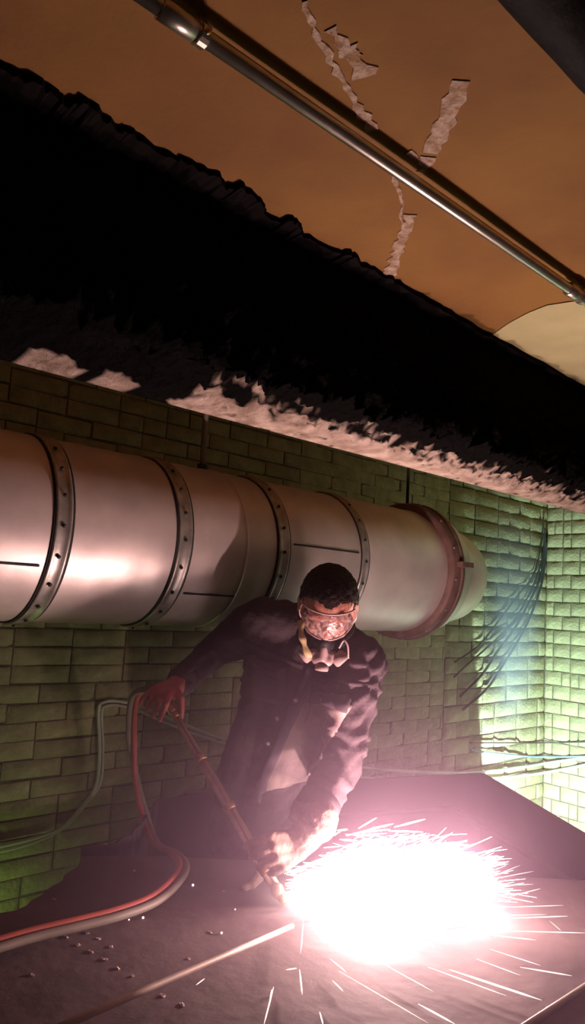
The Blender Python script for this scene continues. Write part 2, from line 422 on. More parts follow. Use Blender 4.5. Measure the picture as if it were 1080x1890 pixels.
# main conduit with couplings and clamp
cz = CEIL-0.030; cy = cz/math.tan(math.radians(44.15))
cr = empty('ceiling_conduit', (0.5, cy, cz)); tag(cr, 'long silver conduit running diagonally under the ochre ceiling', 'conduit')
part('conduit_tube', tube([(-0.5, cy, cz), (3.6, cy, cz)], 0.0125, 18), M['conduit'], cr)
for x, y in ((338, 25), (1058, 540)):
    p = hp(x, y, 2, cz); part('coupling', tube([(p.x-.03, cy, cz), (p.x-.028, cy, cz), (p.x+.028, cy, cz), (p.x+.03, cy, cz)], [.012, .0165, .0165, .012], 18), M['conduit'], cr)
    cl = part('clamp', join(box((p.x+.035, cy-.004, cz), (p.x+.047, cy+.004, CEIL+.01)), tube([(p.x+.034, cy, cz), (p.x+.048, cy, cz)], .0175, 16)), M['conduit'], cr, False)
    part('screw', tube([(p.x+.041, cy-.022, cz-.004), (p.x+.041, cy+.0, cz-.004)], .004, 8), M['brass'], cl)

# ------------------------------------------------------------------ duct
DY, DZ, DR = 2.32, 0.187, 0.30
def dx(x, y): return hc(x, y, DY, DZ, DR).x
def ring(x0, x1, r, seg=72, prof=None):
    pr = prof or [(x0, DR-.01), (x0, r), (x1, r), (x1, DR-.01)]
    V, Fc = [], []; n = len(pr)
    for k in range(seg):
        a = 2*math.pi*k/seg
        for px_, rr in pr: V.append((px_, DY+rr*math.cos(a), DZ+rr*math.sin(a)))
    for k in range(seg):
        for i in range(n-1): Fc.append((k*n+i, k*n+i+1, ((k+1) % seg)*n+i+1, ((k+1) % seg)*n+i))
    return V, Fc
b1, b2, s1, b3, b4, fl = dx(118, 960), dx(342, 960), dx(455, 960), dx(523, 980), dx(672, 1000), dx(836, 1030)
duct = empty('ventilation_duct', (2.0, DY, DZ)); tag(duct, 'large round galvanised ventilation duct running behind the worker', 'duct')
cuts = [-0.6, b1, b2, b3, b4, fl]
for i in range(len(cuts)-1):
    a, b = cuts[i], cuts[i+1]
    n = 14; prof = [(a+(b-a)*k/n, DR + 0.0015*math.sin(k*1.7+i)) for k in range(n+1)]
    part('duct_section', ring(a, b, DR, 80, prof), M['duct'], duct)
for i, x in enumerate((b1, b2, b3, b4)):
    wd = (0.026, 0.026, 0.026, 0.02)[i]
    bd = part('clamp_band', ring(0, 0, 0, 80, [(x-wd, DR-.005), (x-wd, DR+.006), (x-wd*.82, DR+.009), (x-wd*.60, DR+.006), (x+wd*.55, DR+.006), (x+wd*.7, DR+.010), (x+wd*.95, DR+.008), (x+wd, DR-.005)]), M['band'], duct)
    part('joint_gap', ring(0, 0, 0, 80, [(x-wd-.008, DR-.01), (x-wd-.006, DR+.003), (x-wd-.001, DR+.003), (x-wd, DR-.01)]), M['darkgap'], duct)
    part('joint_gap', ring(0, 0, 0, 80, [(x+wd, DR-.01), (x+wd+.001, DR+.003), (x+wd+.008, DR+.003), (x+wd+.010, DR-.01)]), M['darkgap'], duct)
    for k in range(9):
        a = math.pi + math.radians(-50+k*17)
        c = Vector((x-wd*.1, DY+(DR+.009)*math.cos(a), DZ+(DR+.009)*math.sin(a))); nrm = Vector((0, math.cos(a), math.sin(a)))
        part('rivet', tube([c, c+nrm*.004, c+nrm*.006], [.006, .006, .002], 8), M['darkgap'], bd)
part('crimp_seam', ring(0, 0, 0, 80, [(s1-.006, DR-.002), (s1-.003, DR+.004), (s1+.003, DR+.004), (s1+.006, DR-.002)]), M['duct'], duct)
def lseam(x0, x1, ang):
    a = math.pi+math.radians(ang); c = Vector((0, DY+(DR+.001)*math.cos(a), DZ+(DR+.001)*math.sin(a)))
    t = Vector((0, -math.sin(a), math.cos(a))); n = Vector((0, math.cos(a), math.sin(a)))
    return obox(c+Vector(((x0+x1)/2, 0, 0)), ((1,0,0), t, n), ((x1-x0)/2, .003, .003))
def seam_ang(x, y): p = hc(x, y, DY, DZ, DR); return math.degrees(math.atan2(p.z-DZ, p.y-DY)) - 180
part('lap_seam', lseam(-0.5, b1-.05, seam_ang(50, 1042)), M['darkgap'], duct, False)
part('lap_seam', lseam(b3+.05, b4-.04, seam_ang(600, 1012)), M['darkgap'], duct, False)
part('lap_seam', lseam(b2+.05, s1, seam_ang(400, 1098)), M['darkgap'], duct, False)
# red flange ring
fw = 0.048
fr = part('flange_ring', ring(0, 0, 0, 96, [(fl-fw, DR-.004), (fl-fw, DR+.030), (fl-fw+.012, DR+.036), (fl+fw-.02, DR+.036), (fl+fw, DR+.030), (fl+fw, DR-.004)]), M['rustring'], duct)
fb = part('flange_strip', ring(0, 0, 0, 96, [(fl+.01, DR+.034), (fl+.01, DR+.042), (fl+.03, DR+.042), (fl+.03, DR+.034)]), M['rustring'], fr)
for k in range(14):
    a = 2*math.pi*k/14+0.12; n = Vector((0, math.cos(a), math.sin(a))); c = Vector((fl-.03, DY, DZ))+n*(DR+.034)
    part('bolt', tube([c, c+n*.006, c+n*.009], [.007, .007, .003], 8), M['gstrap'], fr)
a0 = math.pi+math.radians(seam_ang(845, 1045)); n = Vector((0, math.cos(a0), math.sin(a0)))
part('clamp_lug', obox(Vector((fl+.02, DY, DZ))+n*(DR+.05), ((1,0,0), (0,-n.z,n.y), n), (.045, .012, .018)), M['rustring'], duct, False)
# end collar then elbow into the wall
ec = dx(868, 1050)-.12
part('end_collar', ring(0, 0, 0, 96, [(fl+fw, DR+.004), (fl+fw+.02, DR+.01), (fl+fw+.028, DR+.016), (fl+fw+.036, DR+.01), (ec+.12, DR+.004), (ec+.12, DR-.02)]), M['duct'], duct)
def elbow():
    V, Fc = [], []; seg = 64; R = 0.32; r = 0.25; n = 18; cx = ec+0.185; P = []
    for k in range(n+1):
        a = math.pi/2*k/n; P.append((Vector((cx+R*math.sin(a), DY+R*(1-math.cos(a)), DZ)), Vector((math.cos(a), math.sin(a), 0))))
    P.append((P[-1][0]+Vector((0, 0.25, 0)), Vector((0, 1, 0))))
    for p, t in P:
        s = Vector((t.y, -t.x, 0))
        for k in range(seg):
            an = 2*math.pi*k/seg; V.append(p+(s*math.cos(an)+Vector((0,0,1))*math.sin(an))*r)
    for i in range(len(P)-1):
        for k in range(seg): k2 = (k+1) % seg; Fc.append((i*seg+k, i*seg+k2, (i+1)*seg+k2, (i+1)*seg+k))
    return V, Fc
part('elbow', elbow(), M['duct'], duct)
# hanger rods
for (x, y0, y1) in ((373, 770, 862), (752, 878, 925)):
    p = hp(x, y1, 1, DY); lab = 'pale threaded hanger rod holding the duct near its middle' if x < 500 else 'dark hanger rod holding the duct above the red flange'
    h = empty('hanger_rod', (p.x, DY, DZ+DR)); tag(h, lab, 'hanger rod', 'duct hanger rods')
    part('rod', tube([(p.x, DY, DZ+DR+.005), (p.x, DY, 1.148)], .011 if x < 500 else .008, 10), M['rod'] if x < 500 else M['darkgap'], h)
    part('saddle_nut', tube([(p.x, DY, DZ+DR+.005), (p.x, DY, DZ+DR+.025)], .02, 6), M['darkgap'], h, False)

# ------------------------------------------------------------------ tank being cut up
rim_px = [(-260,1850),(0,1686),(50,1672),(100,1635),(140,1600),(150,1588)]
rim2_px = [(152,1566),(205,1560),(232,1546),(262,1522),(276,1496),(292,1476),(400,1458),(640,1440),(890,1427),(1080,1540),(1500,1790)]
def rp(x, y): return hp(x, y, 2, PLATE)
tank = empty('steel_tank', (1.6, 1.8, FLOOR)); tag(tank, 'big rusty steel tank being cut open around the worker', 'tank')
def jag_edge(pts, amp, step, seed):
    rnd = random.Random(seed); P = []
    for i in range(len(pts)-1):
        d = (pts[i+1]-pts[i]); n = max(1, int(d.length/step)); s = Vector((-d.y, d.x, 0)).normalized()
        for k in range(n): P.append(pts[i]+d*(k/n)+s*amp*rnd.uniform(-1, 1))
    P.append(pts[-1]); return P
far_edge = jag_edge([rp(150, 1580), rp(300, 1580), rp(460, 1588), rp(640, 1602), rp(860, 1612), rp(1100, 1626), rp(1400, 1640)], 0.002, 0.05, 2)
left_edge = jag_edge([rp(*p) for p in rim_px], 0.010, 0.03, 3)
near = [Vector((0.9, 0.30, PLATE)), Vector((0.35, 0.55, PLATE)), Vector((0.25, 1.0, PLATE))]
poly = left_edge + far_edge + near
def slab(poly, zt, th):
    n = len(poly); V = [Vector((p.x, p.y, zt)) for p in poly]+[Vector((p.x, p.y, zt-th)) for p in poly]
    return V, [tuple(range(n)), tuple(range(2*n-1, n-1, -1))]+[(i, i+n, (i+1) % n+n, (i+1) % n) for i in range(n)]
tp = part('top_plate', slab(poly, PLATE, 0.02), M['tank'], tank, False)
def sheet(pts, zt, zb, th, jag, seed):
    rnd = random.Random(seed); n = len(pts); V, Fc = [], []
    for i, p in enumerate(pts):
        t = (pts[min(i+1, n-1)]-pts[max(i-1, 0)]).normalized(); s = Vector((-t.y, t.x, 0))*th
        z = zt+rnd.uniform(-jag, jag)
        for q, zz in ((p, z), (p+s, z), (p+s, zb), (p, zb)): V.append(Vector((q.x, q.y, zz)))
    for i in range(n-1):
        a, b = i*4, i*4+4; Fc += [(a, a+1, b+1, b), (a+1, a+2, b+2, b+1), (a+2, a+3, b+3, b+2), (a+3, a, b, b+3)]
    Fc += [(0, 3, 2, 1), (n*4-4, n*4-3, n*4-2, n*4-1)]
    return V, Fc
r2 = [rp(*p) for p in rim2_px]
back_left = jag_edge(r2[:6], 0.006, 0.03, 5)
part('torn_side_wall', sheet(back_left, PLATE, FLOOR+.002, 0.012, 0.006, 6), M['tank2'], tank, False)
part('far_side_wall', sheet(r2[5:9], PLATE, FLOOR+.002, 0.012, 0.0, 7), M['tank2'], tank, False)
part('right_side_wall', sheet(r2[8:], PLATE, FLOOR+.002, 0.012, 0.0, 8), M['tank2'], tank, False)
part('near_left_wall', sheet(left_edge, PLATE-.02, FLOOR+.002, 0.012, 0.0, 9), M['tank2'], tank, False)
# stiffening ledge below the far rim
ledge = [hp(x, y, 2, PLATE-0.10) for x, y in ((400,1508),(690,1502),(835,1492),(1080,1640),(1300,1770))]
part('stiffener_rib', tube(ledge, 0.012, 8), M['tank2'], tank)
# raised seam edges on the plate
part('raised_seam', tube([rp(540, 1712)+Vector((0,0,.004)), rp(420, 1765)+Vector((0,0,.004)), rp(280, 1826)+Vector((0,0,.004)), rp(110, 1900)+Vector((0,0,.004))], [.006, .007, .008, .008], 10), M['seam'], tank)
part('raised_seam', tube([rp(960, 1905)+Vector((0,0,.004)), rp(1100, 1812)+Vector((0,0,.004))], .007, 10), M['seam'], tank)

# ------------------------------------------------------------------ cables on the walls
def wall_cable(px, r, m, name, label, off=0.035, wall='b', cat='cable', group=None):
    pts = []
    for x, y in px:
        p = hp(x, y, 1, WALL_Y-off)
        if p.x > WALL_X-off: p = hp(x, y, 0, WALL_X-off)
        pts.append(p)
    return tag(part(name, tube(spline(pts, 8), r, 8), m, None), label, cat, group)
wall_cable([(-60,1572),(0,1562),(60,1548),(112,1528),(150,1490),(178,1448),(184,1380),(182,1310),(192,1296),(215,1294),(255,1303),(320,1330),(402,1360),(520,1395)], .0075, M['cable'], 'wall_cable', 'pale cable looping up the left brickwork, upper of the pair')
wall_cable([(-60,1583),(0,1572),(60,1556),(114,1531),(154,1490),(185,1445),(190,1380),(188,1315),(198,1303),(220,1302),(255,1312),(320,1340),(396,1367),(520,1404)], .006, M['cable'], 'wall_cable', 'pale cable looping up the left brickwork, lower of the pair')
wall_cable([(600,1408),(660,1416),(760,1424),(880,1426),(960,1416),(1000,1410),(1040,1404),(1100,1396)], .010, M['cablew'], 'wall_cable', 'white cable crossing the lit corner just above the tank rim, upper one')
wall_cable([(600,1424),(660,1434),(760,1440),(905,1438),(960,1432),(1000,1427),(1040,1420),(1100,1408)], .010, M['cablew'], 'wall_cable', 'white cable crossing the lit corner just above the tank rim, lower one')
wall_cable([(868,1371),(940,1371),(1003,1371),(1100,1369)], .005, M['cabled'], 'wall_cable', 'thin straight dark wire level across the lit corner')
wall_cable([(868,1384),(900,1389),(950,1394),(1003,1397),(1100,1396)], .007, M['cableb'], 'wall_cable', 'thin bluish cable across the lit corner above the white ones')
bun = [[(1003,955),(1000,1000),(985,1060),(955,1100),(925,1140),(885,1190),(840,1222)],
       [(1006,975),(1003,1020),(992,1060),(975,1100),(945,1150),(905,1190),(865,1225),(838,1250)],
       [(1007,990),(1004,1030),(996,1070),(975,1115),(950,1160),(920,1200),(890,1245),(850,1285)],
       [(1009,1000),(1006,1040),(998,1085),(978,1140),(955,1185),(930,1225),(900,1270),(855,1310)]]
for i, b in enumerate(bun):
    wall_cable(b, .0085 if i > 1 else .006, M['cabled'], 'wall_cable', ('thin dark cable highest on the lit wall, nearest the duct elbow', 'thin dark cable second from the duct elbow on the lit wall', 'thick dark cable third from the duct elbow on the lit wall', 'thick dark cable lowest on the lit wall, farthest from the elbow')[i], 0.03, group='drooping dark cables')

# ------------------------------------------------------------------ lamps (hidden behind the tank's rim)
fl_ = empty('floodlight', LAMP); tag(fl_, 'floodlight standing behind the tank rim by the lit corner', 'lamp')
bx = LAMP_DIR; by = Vector((-bx.y, bx.x, 0)).normalized(); bz = bx.cross(by)
part('housing', obox(LAMP-bx*.05, (bx, by, bz), (.028, .10, .08)), M['lampbody'], fl_, False)
part('lens', obox(LAMP-bx*.018, (bx, by, bz), (.003, .09, .07)), M['lens'], fl_, False)
part('stand', join(obox(LAMP-bx*.05-Vector((0,0,.115)), XYZ, (.01, .08, .035))), M['lampbody'], fl_, False)
hl = empty('hand_lamp', LAMP2); tag(hl, 'small green glowing lamp at the foot of the left brick wall', 'lamp')
part('bulb', ellip(LAMP2+Vector((0,0,.02)), XYZ, (.025,.025,.035)), M['lens2'], hl)
part('base', tube([LAMP2-Vector((0,0,.19)), LAMP2-Vector((0,0,.17)), LAMP2-Vector((0,0,.165)), LAMP2-Vector((0,0,.01))], [.07, .07, .02, .02], 14), M['lampbody'], hl, False)

# ------------------------------------------------------------------ the worker
P0 = dp(475, 1560, 2.65)
person = empty('person', (P0.x, P0.y, FLOOR)); tag(person, 'worker in dark jacket, goggles and respirator bending over a cutting torch', 'person')
D = dp
RSH, LSH, NB = D(478, 1150, 2.46), D(664, 1222, 2.30), D(600, 1170, 2.42)
REL, RWR = D(398, 1200, 2.68), D(330, 1262, 2.42)
LEL, LWR = D(634, 1398, 2.20), D(580, 1500, 2.06)
torso = chain([(D(507,1200,2.48), .105), (D(503,1300,2.52), .115), (D(470,1430,2.60), .13), (D(450,1575,2.66), .145)])
torso += chain([(D(632,1245,2.37), .10), (D(600,1340,2.44), .115), (D(562,1450,2.52), .13), (D(535,1575,2.58), .145)])
torso += chain([(D(565,1215,2.42), .11), (D(550,1320,2.46), .125), (D(515,1450,2.54), .14), (D(490,1575,2.60), .15)])
torso += chain([(RSH, .088), (D(540,1155,2.44), .085), (NB, .075), (LSH, .083)])
torso += chain([(RSH, .090), (REL, .064), (RWR, .046)])
torso += chain([(LSH, .085), (LEL, .066), (LWR, .056)])
def fold(p, n):
    d = 0.006*fbm(p, 7.0) + 0.004*noise.noise(p*22)
    # sleeve and side creases slant across the cloth
    s = p.dot(CR)*1.0 - p.dot(CU)*1.4
    a = noise.noise(p*5.0); d += 0.008*max(0, a+0.25)*math.sin(s*85 + 5*noise.noise(p*8))
    la = min((p-LEL.lerp(LSH, t)).length for t in (0, .25, .5, .75))
    if la < 0.13: d += 0.006*math.sin((p-LEL).dot((LSH-LEL).normalized())*95 + 6*noise.noise(p*10))
    return d
jacket = fuse('jacket', torso, 0.011, M['jacket'], person, 5, fold)
JB = BVHTree.FromPolygons([v.co.copy() for v in jacket.data.vertices], [tuple(p.vertices) for p in jacket.data.polygons])
def onj(x, y, off):
    d = ray(x, y).normalized(); h = JB.ray_cast(Vector((0,0,0)), d)
    if h[0] is None:
        h2 = JB.find_nearest(d*2.4); return h2[0]+h2[1]*off, h2[1]
    return h[0]+h[1]*off, h[1]
def cloth_patch(name, corners, off, th, m, parent, nu=8, nv=6):
    """a sewn-on piece that follows the jacket: corners tl,tr,br,bl in pixels"""
    tl, tr, br, bl = [Vector((*c, 0)) for c in corners]; top, bot = [], []
    for j in range(nv+1):
        for i in range(nu+1):
            q = tl.lerp(tr, i/nu).lerp(bl.lerp(br, i/nu), j/nv)
            p, n = onj(q.x, q.y, 0); e = i in (0, nu) or j in (0, nv)
            top.append(p+n*(off+(0 if e else th))); bot.append(p-n*0.012)
    W = nu+1; N = W*(nv+1); V = top+bot; Fc = []
    for j in range(nv):
        for i in range(nu):
            a = j*W+i; Fc += [(a, a+1, a+W+1, a+W), (N+a, N+a+W, N+a+W+1, N+a+1)]
    for i in range(nu): Fc += [(i, N+i, N+i+1, i+1), (nv*W+i, nv*W+i+1, N+nv*W+i+1, N+nv*W+i)]
    for j in range(nv): Fc += [(j*W, (j+1)*W, N+(j+1)*W, N+j*W), (j*W+nu, N+j*W+nu, N+(j+1)*W+nu, (j+1)*W+nu)]
    return part(name, (V, Fc), m, parent)
# overlapping front panel (light painted in as paler cloth), placket edge, pockets, seams, collar, cuffs
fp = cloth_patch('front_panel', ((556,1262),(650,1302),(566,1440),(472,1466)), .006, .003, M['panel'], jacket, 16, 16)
cloth_patch('placket', ((566,1228),(584,1236),(482,1478),(466,1472)), .012, .004, M['jacketd'], jacket, 4, 18)
cloth_patch('pocket', ((462,1216),(532,1238),(520,1300),(462,1290)), .006, .003, M['jacket'], jacket)
pf = cloth_patch('pocket_flap', ((456,1206),(534,1232),(520,1254),(466,1226)), .013, .004, M['jacketd'], jacket)
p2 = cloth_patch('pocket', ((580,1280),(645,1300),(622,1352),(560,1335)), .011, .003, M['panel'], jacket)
cloth_patch('pocket_flap', ((578,1268),(650,1290),(640,1312),(574,1294)), .017, .004, M['jacketd'], jacket)
cloth_patch('yoke_seam', ((452,1180),(560,1228),(558,1236),(450,1188)), .004, .003, M['jacketd'], jacket, 12, 2)
cloth_patch('yoke_seam', ((590,1250),(690,1262),(688,1270),(588,1258)), .004, .003, M['jacketd'], jacket, 12, 2)
for x, y in ((548,1290),(518,1323),(500,1368)):
    p, n = onj(x, y, .016); part('button', tube([p, p+n*.003, p+n*.004], [.007, .007, .004], 10), M['button'], jacket)
# collar: two stand-up leaves round the neck
Hc = D(605, 1124, 2.26)
def collar(pts, h):
    V, Fc = [], []
    for i, (p, hh) in enumerate(pts):
        o = (p-NB).normalized(); up = Vector((0,0,1))
        for q in (p, p+up*hh+o*.006, p+up*hh*.9+o*.016, p+o*.022-up*.01): V.append(q)
    for i in range(len(pts)-1):
        a, b = i*4, i*4+4; Fc += [(a, a+1, b+1, b), (a+1, a+2, b+2, b+1), (a+2, a+3, b+3, b+2)]
    return V, Fc
NC = D(600, 1165, 2.40)
right = CR; back = Vector((FWD.x, FWD.y, 0)).normalized()
for sgn, nm in ((-1, 'collar_leaf'), (1, 'collar_leaf')):
    pts = []
    for k in range(9):
        a = math.radians(90 - sgn*0 + (k/8)*165*sgn)      # from back of neck round to the front
        q = NC + right*(math.cos(math.radians(90) + sgn*math.radians(165*k/8)) * -0.088) + back*(math.sin(math.radians(90)+sgn*math.radians(165*k/8))*0.085)
        q.z += -0.01 - 0.06*(k/8)**2; pts.append((q, 0.052-0.012*k/8))
    part(nm, collar(pts, .05), M['jacketd'], jacket)
part('cuff', tube([RWR+(REL-RWR).normalized()*.05, RWR+(REL-RWR).normalized()*.012, RWR+(REL-RWR).normalized()*.005], [.051, .050, .043], 18), M['jacketd'], jacket)
part('cuff', tube([LWR+(LEL-LWR).normalized()*.045, LWR-(LEL-LWR).normalized()*.004, LWR-(LEL-LWR).normalized()*.012], [.063, .065, .056], 18), M['jacketd'], jacket)

# trousers and boots (mostly hidden inside the tank)
HR, HL = D(452, 1570, 2.66), D(530, 1570, 2.58)
def foot(p, dx_, dy_): return Vector((p.x+dx_, p.y+dy_, FLOOR+.10))
KR = Vector((HR.x-.10, HR.y-.04, -1.16)); KL = Vector((HL.x-.02, HL.y-.10, -1.16))
AR, AL = foot(KR, .06, .10), foot(KL, .06, .10)
fuse('trousers', [capsule(HR, .13, HL, .13)]+chain([(HR, .115), (KR, .075), (AR, .055)])+chain([(HL, .115), (KL, .075), (AL, .055)]), 0.014, M['trouser'], person, 4)
for A in (AR, AL):
    fuse('boot', [capsule(A+Vector((0,0,.03)), .056, A+Vector((0,0,-.045)), .052), capsule(A+Vector((.01,.01,-.05)), .048, A+Vector((-.10,-.10,-.058)), .040)], 0.010, M['boot'], person, 3)

# head: body frame
hf = (Vector((-FWD.x, -FWD.y, 0)).normalized()*0.80 + Vector((0,0,-1))*0.58 - CR*0.06).normalized()
hr = (CR - hf*CR.dot(hf)).normalized(); hr = (hr + Vector((0,0,-0.10))).normalized(); hr = (hr-hf*hr.dot(hf)).normalized()
hu = hr.cross(hf)*-1
if hu.z < 0: hu = -hu
HA = (hr, hf, hu)
def H(a, b, c): return Hc + hr*a + hf*b + hu*c
K = 0.97
head = [ellip(H(0,-.012,.035), HA, (.078*K,.098*K,.088*K)), ellip(H(0,.028,-.035), HA, (.064,.066,.075)),
        capsule(H(-.025,.055,-.088), .024, H(.025,.055,-.088), .024), capsule(H(0,.07,-.10), .020, H(0,.06,-.09), .024),
        capsule(H(0,.088,.012), .010, H(0,.108,-.028), .014), capsule(H(-.014,.096,-.032), .009, H(.014,.096,-.032), .009),
        capsule(H(-.045,.075,.024), .014, H(.045,.075,.024), .014),
        capsule(H(-.042,.064,-.030), .022, H(-.03,.068,-.04), .022), capsule(H(.042,.064,-.030), .022, H(.03,.068,-.04), .022),
        capsule(H(-.02,.084,-.062), .009, H(.02,.084,-.062), .009)]
for s in (-1, 1):
    head += [ellip(H(s*.084,-.014,.002), (hr, (hf+hr*s*-0.5).normalized(), hu), (.010,.021,.032)), capsule(H(s*.086,-.008,-.02), .009, H(s*.084,-.004,-.026), .007)]
head += chain([(H(0,-.03,-.05), .058), (NB+Vector((0,0,-.02)), .062), (D(590,1210,2.45), .07)])
head += chain([(NB, .05), (D(565,1260,2.48), .06)])
# hair cap with a peak over the forehead
def hair():
    v, f = ellip(H(0,-.014,.037), HA, (.084*K,.104*K,.093*K), 140, 96); keep = []
    def ok(p):
        q = p-Hc; a, b, c = q.dot(hr), q.dot(hf), q.dot(hu)
        if b > 0.02:
            line = 0.076 - 0.016*math.exp(-(a/.022)**2) - 0.30*max(0, abs(a)-.055) - .35*max(0, .07-b)
        else: line = 0.040 + 0.9*min(0, b-.02)*0.8
        return c > line + 0.003*noise.noise(p*120)
    v2 = []
    for p in v: v2.append(p + (p-H(0,-.014,.037)).normalized()*0.004*noise.noise(p*90))
    return v2, [q for q in f if all(ok(v[i]) for i in q)]
hv = part('hair', hair(), M['hair'], person); sm = hv.modifiers.new('thick', 'SOLIDIFY'); sm.thickness = 0.009; sm.offset = -1

# goggles
def lens_mat():
    m = bpy.data.materials.new('dirty_clear_visor'); m.use_nodes = True; N, L = m.node_tree.nodes, m.node_tree.links
    b = N['Principled BSDF']; b.inputs['Base Color'].default_value = (0.50, 0.33, 0.31, 1); b.inputs['Roughness'].default_value = 0.12
    b.inputs['Specular IOR Level'].default_value = 0.9
    tr = N.new('ShaderNodeBsdfTransparent'); tr.inputs[0].default_value = (0.95, 0.80, 0.78, 1); mx = N.new('ShaderNodeMixShader')
    tc = N.new('ShaderNodeTexCoord'); nz = N.new('ShaderNodeTexNoise'); nz.inputs['Scale'].default_value = 75; nz.inputs['Detail'].default_value = 3
    rp_ = N.new('ShaderNodeValToRGB'); rp_.color_ramp.elements[0].position = 0.42; rp_.color_ramp.elements[1].position = 0.60
    rp_.color_ramp.elements[0].color = (0.10,)*3+(1,); rp_.color_ramp.elements[1].color = (0.46,)*3+(1,)
    L.new(tc.outputs['Object'], nz.inputs['Vector']); L.new(nz.outputs['Fac'], rp_.inputs['Fac']); L.new(rp_.outputs['Color'], mx.inputs['Fac'])
    L.new(tr.outputs[0], mx.inputs[1]); L.new(b.outputs[0], mx.inputs[2]); L.new(mx.outputs[0], N['Material Output'].inputs['Surface'])
    bp_ = N.new('ShaderNodeBump'); bp_.inputs['Strength'].default_value = 0.7; bp_.inputs['Distance'].default_value = .01
    n3 = N.new('ShaderNodeTexNoise'); n3.inputs['Scale'].default_value = 55; L.new(tc.outputs['Object'], n3.inputs['Vector'])
    L.new(n3.outputs['Fac'], bp_.inputs['Height']); L.new(bp_.outputs['Normal'], b.inputs['Normal'])
    return m
def wrap(a, r, bulge=0.0): return Vector((math.sin(a)*r, 0, 0)), math.cos(a)
def visor():
    V, Fc = [], []; nu, nv = 26, 8
    for j in range(nv+1):
        t = j/nv
        for i in range(nu+1):
            a = math.radians(-68+136*i/nu); s = abs(-1+2*i/nu)
            c0 = -0.058+0.034*s**2; c1 = 0.036-0.008*s**3
            c = c0+(c1-c0)*t; blg = 0.008*math.sin(math.pi*t)
            V.append(H(math.sin(a)*(.084+blg), 0.030+math.cos(a)*(.082+blg)+0.004, c+.030))
    W = nu+1
    for j in range(nv):
        for i in range(nu): a = j*W+i; Fc.append((a, a+1, a+W+1, a+W))
    return V, Fc
gg = part('goggles', (lambda vf: vf)(visor()), lens_mat(), person); so = gg.modifiers.new('thick', 'SOLIDIFY'); so.thickness = .0025
vv = visor()[0]; W = 27
rimp = [vv[i] for i in range(27)] + [vv[j*W+26] for j in range(1, 9)] + [vv[8*W+i] for i in range(25, -1, -1)] + [vv[j*W] for j in range(7, 0, -1)]
part('goggle_rim', tube(rimp+[rimp[0]], .0028, 8, False), M['maskp'], gg)
def band(c, ra, rb, a0, a1, h, slope=0.0):
    V, Fc = [], []; n = 30
    for i in range(n+1):
        a = math.radians(a0+(a1-a0)*i/n)
        for rr, cc in ((0, -h), (.003, -h), (.003, h), (0, h)):
            V.append(H(math.sin(a)*(ra+rr), c[0]+math.cos(a)*(rb+rr), c[1]+cc+slope*math.cos(a)))
    for i in range(n):
        for k in range(4): Fc.append((i*4+k, i*4+(k+1) % 4, i*4+4+(k+1) % 4, i*4+4+k))
    return V, Fc
part('goggle_strap', band((-.012, .038), .084, .106, 62, 298, .010), M['gstrap'], gg)
# half-mask respirator
rs = fuse('respirator', [ellip(H(0,.085,-.070), HA, (.050,.042,.044)), capsule(H(0,.112,-.040), .018, H(0,.122,-.085), .024), capsule(H(-.045,.075,-.060), .022, H(.045,.075,-.060), .022)], 0.0045, M['rubber'], person, 4)
fuse('mask_shell', [capsule(H(0,.126,-.052), .012, H(0,.136,-.080), .016), capsule(H(-.014,.134,-.090), .019, H(.014,.134,-.090), .019), capsule(H(-.028,.122,-.078), .015, H(.028,.122,-.078), .015)], 0.004, M['maskp'], rs, 3)
for s in (-1, 1):
    d = (hr*s*0.75+hf*0.5-hu*0.45).normalized(); c = H(s*.038,.116,-.076)
    part('filter', tube([c, c+d*.014, c+d*.030, c+d*.034], [.018, .024, .024, .018], 20), M['filt'], rs)
c = H(0,.150,-.108); d = (hf*.6-hu*.8).normalized()
part('exhale_valve', tube([c-d*.012, c, c+d*.008, c+d*.009], [.019, .021, .019, .010], 16), M['filt'], rs)
part('strap', tube(spline([H(-.050,.090,-.052), H(-.078,.05,-.045), H(-.086,-.01,-.05), H(-.06,-.07,-.05)], 6), .005, 8), M['rubber'], rs)
part('strap', tube(spline([H(.050,.090,-.052), H(.078,.05,-.045), H(.086,-.01,-.05), H(.06,-.07,-.05)], 6), .005, 8), M['rubber'], rs)
def ribbon(pts, side, h, m, parent, name):
    V, Fc = [], []; side = Vector(side).normalized(); pts = spline(pts, 6)
    for i, p in enumerate(pts):
        t = (pts[min(i+1, len(pts)-1)]-pts[max(i-1, 0)]).normalized(); n = t.cross(side).normalized(); hh = h*(1+.25*math.sin(i*.9))
        for q in (p+side*hh+n*.0015, p-side*hh+n*.0015, p-side*hh-n*.0015, p+side*hh-n*.0015): V.append(q)
    for i in range(len(pts)-1):
        for k in range(4): Fc.append((i*4+k, i*4+(k+1) % 4, i*4+4+(k+1) % 4, i*4+4+k))
    return part(name, (V, Fc), m, parent)
ribbon([D(556,1145,2.17), D(556,1168,2.15), D(562,1190,2.14), D(571,1214,2.14)], CR, .009, M['strap'], rs, 'loose_strap')
part('loose_strap', tube(spline([D(626,1196,2.16), D(635,1182,2.15), D(642,1192,2.15), D(643,1215,2.16)], 6), .003, 8), M['maskp'], rs)

